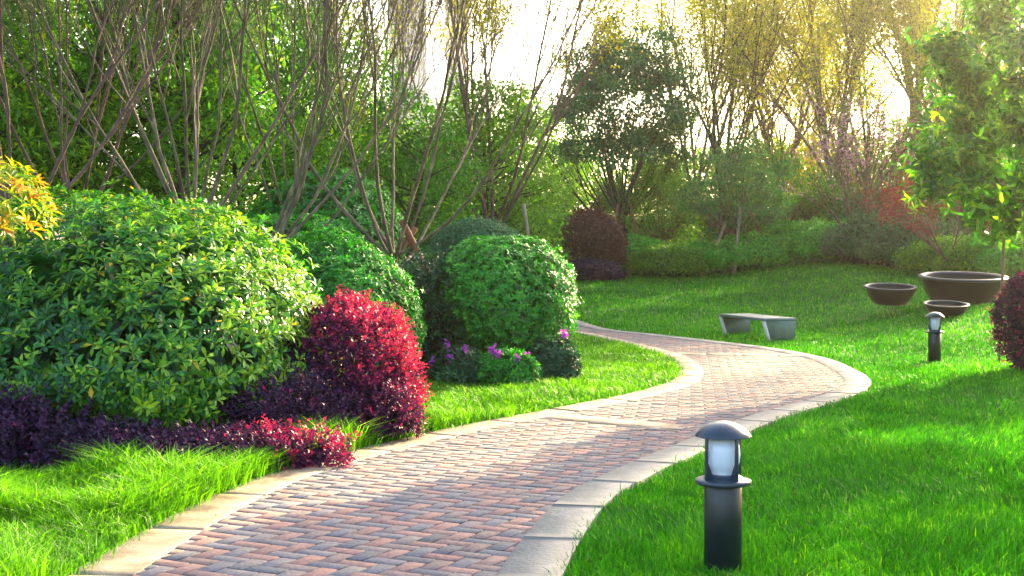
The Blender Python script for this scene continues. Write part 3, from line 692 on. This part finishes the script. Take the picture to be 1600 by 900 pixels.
for i, (px, d, r_, h_) in enumerate(((715, 11.3, .34, .42), (790, 11.25, .36, .40), (865, 11.7, .30, .52))):
    lab = ('low dark glossy plant with a few purple flowers under the dark bush', 'low glossy plant with bright purple flower spike under the clipped ball', 'ragged leafy plant at the right foot of the round clipped ball')[i]
    s_ = shrub('flowering_plant', lab, 'plant', (at(px, d), d), (r_, .28), .14, h_, 'leaf_dark' if i != 1 else 'leaf_green', 30 + i, 420, 'rosette', .10, 6, .3, .12, tone0=.35, group=g, core=.6, low=-.4)
    rg = np.random.default_rng(70 + i)
    for k in range((5, 8, 2)[i]):
        a = rg.uniform(-.5 * pi - 1.1, -.5 * pi + 1.1); rr = rg.uniform(.4, 1); cpos = np.array([cos(a) * r_ * rr, sin(a) * .30 * rr, .12 + h_ * rg.uniform(.3, .95)])
        Pf = cpos + rg.normal(0, 1, (18, 3)) * (.016, .016, .03); leaf_mesh('flower_cluster', Pf, rand_dirs(rg, len(Pf)), rand_dirs(rg, len(Pf)), .045, .035, rg.random(len(Pf)), M['petal_purple'], s_)

LG = 'purple and red leaved fringe bushes along the border'
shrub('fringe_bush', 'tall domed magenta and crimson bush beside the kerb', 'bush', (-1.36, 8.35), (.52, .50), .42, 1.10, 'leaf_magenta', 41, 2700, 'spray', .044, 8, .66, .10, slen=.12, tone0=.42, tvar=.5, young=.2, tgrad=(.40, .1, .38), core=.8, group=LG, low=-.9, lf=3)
shrub('fringe_bush', 'low crimson tipped bush at the foot of the tall magenta bush', 'bush', (-1.14, 8.02), (.36, .28), .14, .42, 'leaf_magenta', 42, 800, 'spray', .038, 9, .55, .12, tone0=.28, tvar=.36, core=.7, group=LG, low=-.3)
shrub('fringe_bush', 'low bush with scarlet shoots spilling onto the kerb in front', 'bush', (at(445, 7.0), 7.0), (.44, .25), .07, .21, 'leaf_magenta', 43, 420, 'spray', .042, 9, .6, .25, tone0=.42, tvar=.34, core=.7, group=LG, low=-.3)
for i, (px, d, rx, h_) in enumerate(((330, 6.85, .42, .14), (175, 6.9, .48, .18), (25, 6.9, .55, .40), (-100, 6.9, .6, .5))):
    lab = ('low dark purple bush beside the scarlet tipped one', 'low dark purple bush under the middle of the huge green bush', 'dark purple bush with dusty violet leaves at the left end of the border', 'dark purple bush at the left border of the picture')[i]
    shrub('fringe_bush', lab, 'bush', (at(px, d), d), (rx, .28), .08, h_, 'leaf_purple', 45 + i, 520, 'spray', .050, 9, .62, .25, slen=.17, young=.15, tone0=.42, tvar=.34, core=.7, group=LG, low=-.3)
shrub('fringe_bush', 'dark purple bush between the huge green bush and the tall magenta bush', 'bush', (-1.80, 7.7), (.45, .32), .16, .46, 'leaf_purple', 50, 900, 'spray', .045, 9, .5, .2, slen=.2, young=.15, tone0=.5, tvar=.34, core=.7, group=LG, low=-.3)
# orange tipped bush at the left edge, nearer than the huge one
shrub('photinia_bush', 'bush with yellow and orange new leaves reaching in at the left border', 'bush', (-3.70, 6.9), (.42, .45), 1.78, 2.14, 'leaf_orange', 52, 120, 'rosette', .13, 8, .22, .14, tone0=.42, young=.35, tvar=.4, core=.3, low=-.4, skirt=.2, stem=False, upw=.9, tpl=T8)

# ------------------------------------------------------------------ bare trees on the left
BG = 'leafless fan shaped trees behind the shrubs'
BK = dict(wob=.075, ang=(.28, .36, .5), ratio=.68, group=BG)
multi_stem('bare_tree', 'leafless grey tree forking low behind the clipped bushes in the middle', at(610, 14.5), 14.5, 61, 9, 7.0, 1.25, 'bark_grey', 1.55, .036, 4, (5, 7, 8), None, el=(18, 66), up=1.15, **BK)
multi_stem('bare_tree', 'leafless tree with the widest fan of stems above the huge green bush', at(325, 11.8), 11.8, 62, 13, 6.6, 1.15, 'bark_grey', 1.75, .027, 4, (5, 7, 7), None, el=(34, 76), up=.9, **BK)
multi_stem('bare_tree', 'leafless tree with long stems sweeping up to the right above the green bushes', at(378, 11.0), 11.0, 63, 6, 5.6, 1.1, 'bark_grey', 1.55, .027, 4, (4, 7, 7), None, el=(28, 62), up=1.2, azr=(-.9, .9), **BK)
multi_stem('bare_tree', 'leafless reddish brown tree at the upper left corner', at(20, 10.4), 10.4, 64, 8, 5.6, 1.0, 'bark_brown', 1.6, .025, 4, (5, 7, 8), None, el=(30, 75), up=1.1, **BK)
multi_stem('bare_tree', 'leafless reddish brown tree standing further back at the upper left', at(140, 13.4), 13.4, 65, 9, 6.8, 1.0, 'bark_brown', 1.6, .025, 4, (5, 7, 8), None, el=(35, 78), up=.9, **BK)
multi_stem('bare_tree', 'slender leafless tree between the two widest leafless trees', at(455, 16.5), 16.5, 66, 6, 7.5, .8, 'bark_grey', 1.7, .025, 4, (4, 7, 7), None, el=(40, 78), up=.8, **BK)

# stakes
def stake(label, a, b, r, mat='stake', name='wooden_stake'):
    a = (a[0], a[1] * K, a[2]); b = (b[0], b[1] * K, b[2]); m = MB(); m.tube(np.linspace(a, b, 5), r, 10); o = m.build(name, M[mat], None, True); return tag(o, label, 'stake', 'wooden tree stakes')
stake('red brown stake leaning right against the low forking leafless tree', (at(668, 14.2), 14.2, -.1 + zz(415, 14.2)), (at(628, 14.3), 14.3, zz(345, 14.3)), .05)
stake('red brown stake leaning left behind the low forking leafless tree', (at(612, 14.9), 14.9, zz(410, 14.9)), (at(650, 14.9), 14.9, zz(356, 14.9)), .045)
stake('thin grey stake leaning behind the grey green dome bush', (at(845, 21), 21, float(T0(at(845, 21), 21)) - .1), (at(818, 21), 21, zz(318, 21)), .04, 'stake_pale')

# ------------------------------------------------------------------ evergreen backdrop on the left
EG = 'dense evergreen trees behind the leafless trees'
ev = [(-60, 16.5, 'mid green evergreen tree behind the reddish leafless tree at the left border', 'leaf_olive'),
      (110, 18.0, 'evergreen tree behind the two reddish leafless trees', 'leaf_olive'),
      (270, 18.5, 'green evergreen tree behind the widest fan of bare stems', 'leaf_mid'),
      (395, 21.5, 'bright evergreen tree between the widest fan and the tall deep green bush', 'leaf_mid'),
      (500, 24, 'evergreen tree left of the pale tower', 'leaf_mid')]
for i, (px, d, lab, lf) in enumerate(ev):
    crown_tree('evergreen_tree', lab, at(px, d), d, 80 + i, 4.1, (2.0, 1.5, 4.1), 300, 62, .45, .16, lf, group=EG, wr=.36, tone0=.66, gapn=.30, tvar=.4)

# middle: yellow-green spring trees and dark tree under the tower
crown_tree('broadleaf_tree', 'dark green tree right below the pale tower', at(640, 21.5), 21.5, 90, 2.9, (1.35, 1.2, 1.9), 150, 60, .36, .13, 'leaf_mid', tone0=.45, gapn=.3)
crown_tree('broadleaf_tree', 'olive green tree behind the grey green dome bush', at(770, 25), 25, 91, 3.2, (1.9, 1.4, 2.6), 240, 60, .45, .14, 'leaf_olive', tone0=.55, gapn=.28)
YG = 'tall thin spring trees with small yellow green leaves'
multi_stem('spring_tree', 'thin yellow green leafed tree right of the pale tower', at(785, 24), 24, 92, 8, 9.0, .9, 'bark_brown', 1.6, .05, 4, (6, 6, 5), 'leaf_yellow', 17, .10, YG, el=(50, 80), up=.5, sp=.14)
multi_stem('spring_tree', 'thin yellow green leafed tree partly covering the pale tower', at(570, 27), 27, 93, 5, 8.8, .8, 'bark_grey', 1.6, .05, 4, (5, 5, 5), 'leaf_yellow', 4, .11, YG, el=(50, 80), up=.5, sp=.15, tone0=.35)
# the wide umbrella tree
u = crown_tree('umbrella_tree', 'broad dark domed tree with dark wrap round its trunk in the middle background', at(972, 33), 33, 95, 5.5, (2.5, 2.2, 2.7), 330, 95, .42, .17, 'leaf_bluegreen', forkz=1.9, r=.15, tone0=.5, gapn=.36, hollow=.45, low=-.75, limbs=.09, vase=True, tvar=.45)
m = MB(); m.lathe([(.19, 1.05), (.195, 1.1), (.195, 1.42), (.18, 1.46)], 16); m.build('trunk_wrap', M['tape'], u, True)
multi_stem('airy_tree', 'tangle of fine branches under the broad domed tree', at(985, 34.5), 34.5, 96, 9, 6.0, 1.1, 'bark_dark', .9, .05, 4, (5, 4, 3), 'leaf_olive', 3, .11, None, el=(40, 75), up=.6, sp=.15, tone0=.4)

# tall sparse trees on the right
for i, (px, d, st, hh_, lab, per, spd, bk) in enumerate((
    (1128, 36, 6, 11, 'tall sparse tree with dark stems forking right of the broad domed tree', 5, .65, 'bark_dark'),
    (1085, 41, 4, 12, 'slim sparse tree leaning left beside the broad domed tree', 4, .7, 'bark_brown'),
    (1300, 35, 7, 11, 'tall golden leafed tree left of the sun', 8, .8, 'bark_brown'),
    (1215, 42, 6, 11.5, 'thin golden tree between the two tallest trees', 7, .8, 'bark_brown'),
    (1418, 36, 3, 12, 'tall tree with the stout pale trunk beside the sun', 6, .45, 'bark_grey'),
    (1480, 33, 6, 10.5, 'tall brown stemmed tree right of the sun', 9, .7, 'bark_brown'),
    (1350, 41, 6, 11.5, 'golden tree far back just left of the sun', 6, .9, 'bark_brown'),
    (1250, 47, 6, 12, 'furthest golden tree showing between the nearer two', 6, .9, 'bark_brown'),
    (1545, 37, 6, 11, 'golden tree half hidden by the near broad leaved tree', 7, .8, 'bark_brown'))):
    multi_stem('spring_tree', lab, at(px, d), d, 100 + i, st, hh_, spd, bk, 2.6 if i != 4 else 5.5, .085 if i != 4 else .16, 4, (6, 5, 4), 'leaf_yellow', per * 2.9, .14, YG, el=(45, 82), up=.4, sp=.26, start=.08, wob=.07, tone0=.5)
multi_stem('blossom_tree', 'small tree with pale pink blossom below the golden trees', at(1345, 29.5), 29.5, 110, 8, 3.9, 1.0, 'bark_brown', .5, .035, 4, (5, 5, 4), 'petal_pink', 1.6, .085, None, el=(50, 80), up=.5, sp=.08, wr=.8)
# a few leaves among the blossom are on another tree behind it
multi_stem('airy_tree', 'fine twiggy tree with fresh leaves behind the pink blossom', at(1390, 31), 31, 111, 8, 5.0, 1.1, 'bark_brown', .4, .035, 4, (5, 4, 3), 'leaf_olive', 5, .10, None, el=(45, 80), up=.5, sp=.14)
# blue-green small trees with stakes
crown_tree('young_tree', 'young blue green tree propped by stakes behind the lawn', at(1152, 31), 31, 113, 2.6, (1.75, 1.3, 1.7), 170, 62, .38, .13, 'leaf_bluegreen', bark='bark_brown', wr=.32, r=.05, vase=True, tone0=.5, gapn=.3, forkz=1.3)
crown_tree('young_tree', 'blue green young tree left of the propped one', at(1035, 33), 33, 114, 2.2, (1.6, 1.2, 1.5), 140, 60, .38, .13, 'leaf_olive', bark='bark_brown', wr=.32, r=.05, vase=True, tone0=.5, gapn=.34)
crown_tree('young_tree', 'dusky green young tree right of the propped one', at(1232, 34), 34, 115, 2.3, (1.7, 1.2, 1.7), 140, 60, .38, .13, 'leaf_mid', bark='bark_brown', wr=.32, r=.05, vase=True, tone0=.4, gapn=.34)
def gz(px, d): return float(T0(at(px, d), d))
stake('upright pale stake holding the young blue green tree', (at(1147, 30.2), 30.2, gz(1147, 30.2) - .1), (at(1156, 30.6), 30.6, zz(325, 30.6)), .05, 'stake_pale')
stake('pale stake leaning right up to the young blue green tree', (at(1095, 30.6), 30.6, gz(1095, 30.6) - .1), (at(1134, 30.9), 30.9, zz(348, 30.9)), .05, 'stake_pale')
stake('dark stake leaning from the right onto the young blue green tree', (at(1215, 31), 31, gz(1215, 31) - .1), (at(1172, 31), 31, zz(330, 31)), .04, 'stake')
stake('stake leaning left against the wrapped trunk of the broad domed tree', (at(1008, 32.2), 32.2, gz(1008, 32.2) - .1), (at(984, 32.6), 32.6, zz(312, 32.6)), .05, 'stake')
stake('stake leaning right against the wrapped trunk of the broad domed tree', (at(948, 32.2), 32.2, gz(948, 32.2) - .1), (at(966, 32.6), 32.6, zz(318, 32.6)), .05, 'stake')
# maple
multi_stem('red_maple', 'spreading red leafed maple behind the large bowl', at(1486, 25), 25, 117, 8, 2.7, 1.15, 'bark_brown', .5, .04, 4, (5, 4, 3), 'leaf_maple', 9, .07, None, el=(25, 60), up=.35, sp=.12, lean=(-.25, 0), wr=.6)

# round brown bush and dark skirt
shrub('barberry_ball', 'round brownish red ball bush at the back edge of the lawn', 'bush', (at(924, 30.5), 30.5), (1.08, .95), 1.05, 2.05, 'leaf_brownred', 120, 4200, 'single', .085, 3, .5, .06, core=.8, tone0=.5)
shrub('fringe_bush', 'low near black purple skirt bush under the round brownish ball', 'bush', (at(922, 29.4), 29.4), (1.0, .6), .2, .62, 'leaf_purple', 121, 1800, 'single', .075, 3, .5, .1, core=.7, tone0=.25)

# hedge mounds behind the lawn
HG = 'mounded evergreen bushes along the back of the lawn'
rngh = np.random.default_rng(5)
hed = []
labs = ['bright green bush right of the round brownish ball', 'low green bush under the left stake', 'low green bush between the two pale stakes', 'green bush right of the upright pale stake',
        'green bush in the middle of the back border', 'light green low bush below the pink blossom', 'dark green mound in front of the pink blossom', 'dark green mound left of the red maple', 'green bush above the medium bowl', 'green bush right behind the large bowl', 'green bush at the right end of the back border']
spec = [(990, 31.5, 1.2, 1.2), (1045, 30.8, 1.1, .95), (1110, 31.2, 1.2, 1.0), (1178, 30.8, 1.3, 1.05), (1250, 31.2, 1.3, 1.3), (1312, 30.2, 1.2, 1.25), (1375, 29.2, 1.35, 1.55), (1432, 27.6, 1.2, 1.4), (1500, 26.2, 1.3, .95), (1560, 25.0, 1.2, 1.1), (1620, 24.5, 1.3, 1.2)]
for i, (px, d, rx, h_) in enumerate(spec):
    shrub('evergreen_bush', labs[i], 'bush', (at(px, d), d), (rx * 1.15, .8), h_ * .35, h_, ('leaf_green', 'leaf_mid', 'leaf_green', 'leaf_green', 'leaf_green', 'leaf_green', 'leaf_dark', 'leaf_dark', 'leaf_mid', 'leaf_mid', 'leaf_green')[i], 130 + i, 2300, 'single', .10, 3, .5, .16, core=.8, tone0=.72, group=HG, low=-.4, lf=3)
labs2 = ['taller bush behind the round brownish ball', 'tall bush behind the stakes', 'tall bush under the tall dark stemmed tree', 'tall bush under the golden trees', 'tall bush behind the pink blossom', 'tall bush behind the red maple', 'tall bush behind the broad leaved tree', 'tall bush left of the round brownish ball', 'tall bush behind the grey green dome']
for i, (px, d, rx, h_) in enumerate([(940, 36, 1.9, 1.9), (1040, 37, 2.0, 2.0), (1135, 37, 2.0, 2.2), (1225, 37, 2.0, 2.3), (1320, 35, 2.0, 2.4), (1420, 33, 2.2, 2.5), (1530, 31, 2.2, 2.6), (860, 31, 1.6, 1.9), (760, 29, 1.8, 2.0)]):
    shrub('evergreen_bush', labs2[i], 'bush', (at(px, d), d), (rx * 1.15, 1.2), h_ * .4, h_, ('leaf_mid', 'leaf_bluegreen', 'leaf_mid', 'leaf_olive')[i % 4], 150 + i, 2600, 'single', .13, 3, .45, .25, core=.8, tone0=.45, group=HG, low=-.3, lf=2.5)

# distant woodland trees
FW = 'distant trees closing the view behind the garden'
far = [(-80, 27, 8, 'leaf_olive'), (60, 30, 8.5, 'leaf_olive'), (210, 29, 9, 'leaf_mid'), (360, 31, 8.5, 'leaf_olive'), (520, 36, 6.8, 'leaf_olive'), (620, 40, 5.6, 'leaf_olive'), (720, 39, 6.6, 'leaf_mid'), (820, 42, 7.5, 'leaf_olive'),
       (900, 46, 5.6, 'leaf_mid'), (1010, 47, 5.8, 'leaf_olive'), (1110, 46, 5.4, 'leaf_olive'), (1210, 46, 5.4, 'leaf_olive'), (1300, 45, 5.6, 'leaf_yellow'), (1390, 44, 5.8, 'leaf_olive'), (1480, 42, 7.2, 'leaf_olive'), (1560, 38, 8.2, 'leaf_olive'), (1660, 34, 7.5, 'leaf_mid')]
fl = ['behind the far upper left corner', 'behind the reddish leafless trees', 'behind the widest fan of bare stems', 'behind the bright evergreen', 'left of the pale tower', 'just under the pale tower', 'right under the thin spring tree', 'left of the broad domed tree',
      'behind the left half of the broad domed tree', 'behind the right half of the broad domed tree', 'behind the tall dark stemmed tree', 'behind the thin golden tree', 'under the sun side golden tree', 'straight below the sun', 'right of the sun', 'behind the broad leaved tree', 'outside the right border']
for i, (px, d, h_, lf) in enumerate(far):
    crown_tree('distant_tree', 'hazy distant leafy tree ' + fl[i], at(px, d), d, 170 + i, h_ * .55, (2.6, 1.8, h_ * .46), 190, 60, .65, .22, lf, group=FW, wr=.45, tone0=.6, gapn=.26, r=.12, limbs=.3)

# foreground broad-leaved tree on the right
x0, y0 = at(1600, 13.6), 13.6
rng = np.random.default_rng(200); z0 = float(T0(x0, y0))
root = thing('broadleaf_tree', 'near tree with large glossy yellow green leaves at the right border', 'tree', (x0, y0, z0))
out, tips = [], []
P, rr = branch(rng, (0, 0, -.1), (.02, 0, 1), 1.75, .045, .04, 6, 0, .02); out.append((P, rr, 9)); top = P[-1]
for i in range(17):
    az = 2 * pi * i / 17 * 2.4; f = i / 17
    grow(rng, top + np.array([0, 0, f * 3.0]), (cos(az), sin(az), rng.uniform(.05, .8)), 1.32 * (1.1 - .3 * f), .022, 3, out, tips, (5, 4), (.6, .7), .55, .25, .08, 7, start=.2)
P, rr = branch(rng, top, (0, 0, 1), 3.9, .04, .012, 10, 0, .05); out.append((P, rr, 8))
trunk_mesh('trunk', out, 'bark_grey', root)
Ps = np.concatenate([t_[0] for t_ in tips]); As = np.concatenate([t_[1] for t_ in tips])
Ps = np.concatenate([Ps, Ps + rng.normal(0, .16, Ps.shape)]); As = np.concatenate([As, As])
r_ = rosettes(rng, Ps + rng.normal(0, .04, Ps.shape), norm(As + np.array([0, -.1, .3])), 5, .19, (40, 100), .32, .32, .5, .2, .45)
r_[1] = norm(r_[1] + np.array([0, 0, -.30]) + .25 * rng.normal(size=r_[1].shape))
leaf_mesh('crown', *r_, M['leaf_magnolia'], root, T8)
stake('thin pale stake beside the stem of the near broad leaved tree', (at(1562, 13.9), 13.9, gz(1562, 13.9) - .1), (at(1568, 13.8), 13.8, zz(365, 13.8)), .02, 'stake_pale')
shrub('fringe_bush', 'crimson and purple bush cut by the right border', 'bush', (at(1624, 12.8), 12.8), (.46, .5), .70, 1.22, 'leaf_magenta', 210, 1700, 'spray', .055, 8, .55, .10, tone0=.24, tvar=.36, core=.8, low=-.95)

# two unseen trees added just outside the frame to shade the near lawn
crown_tree('broadleaf_tree', 'unseen leafy tree added for shade off the right side of the picture', 8.6, 10.6, 220, 3.0, (2.3, 2.3, 2.3), 260, 60, .42, .14, 'leaf_mid', r=.1, tone0=.5, gapn=.27)
crown_tree('broadleaf_tree', 'second unseen leafy tree added for shade off the right side of the picture', 6.6, 6.2, 221, 2.6, (1.5, 1.6, 1.8), 150, 60, .42, .14, 'leaf_mid', r=.08, tone0=.5, gapn=.27)

# ------------------------------------------------------------------ pale towers beyond
def tower(label, px, d, wpx, ztop, seed):
    wd = wpx / FPX * d; x = at(px, d); t = thing('tower_block', label, 'tower', (x, d, 0), 0, 'pale high rise towers beyond the trees')
    m = MB(); m.box((0, 0, ztop / 2 - 1), (wd * .94, wd * .8, ztop)); m.build('glazing', M['tower_glass'], t)
    m = MB(); nb_ = 9
    for i in range(nb_):
        xx = -wd / 2 + wd * (i + .5) / nb_
        if i % 3 == 2: continue
        m.box((xx, -wd * .4 - .3, ztop / 2), (wd / nb_ * .72, .8, ztop + 2))
    m.build('facade_rib', M['tower'], t)
    m = MB()
    for k in range(int(ztop / 3.2)): m.box((0, -wd * .4 - .1, 3.2 * k + 1.2), (wd * .97, .5, 1.1))
    m.box((0, 0, ztop + .4), (wd, wd * .84, 1.2)); m.build('floor_slabs', M['tower'], t)
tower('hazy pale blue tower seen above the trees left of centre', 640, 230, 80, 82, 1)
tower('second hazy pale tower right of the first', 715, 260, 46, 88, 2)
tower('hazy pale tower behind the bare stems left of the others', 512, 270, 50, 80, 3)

# dry leaves on the kerb and bricks
rng = np.random.default_rng(300); n = 110
i = rng.integers(20, len(LI) - 140, n); P = LI[i] + rng.normal(0, .22, (n, 2)) * np.array([1, 1]); P = P[inside(P[:, 0], P[:, 1], PATH_OUT)]; n = len(P)
P3 = np.column_stack([P, terrain(P[:, 0], P[:, 1]) + K_H + .006])
U = norm(np.column_stack([rng.normal(size=(n, 2)), np.zeros(n)]))
tag(leaf_mesh('leaf_litter', P3, U, np.tile([0, 0, 1.], (n, 1)) + rng.normal(0, .2, (n, 3)), rng.uniform(.012, .032, n), rng.uniform(.008, .016, n), rng.random(n), M['litter'], None), 'small dry leaves scattered on the kerb and bricks', 'leaves', None, 'stuff')

# ------------------------------------------------------------------ air
m, t, out = new_mat('air'); v = t.nodes.new('ShaderNodeVolumePrincipled'); v.inputs['Density'].default_value = HAZE
v.inputs['Color'].default_value = (1, .93, .80, 1); v.inputs['Anisotropy'].default_value = .88
t.links.new(v.outputs[0], out.inputs['Volume'])
mb = MB(); mb.box((0, 190, 46), (460, 460, 94)); hz_ = mb.build('haze', m); tag(hz_, 'thin pale warm haze in the evening air', None, None, 'stuff')
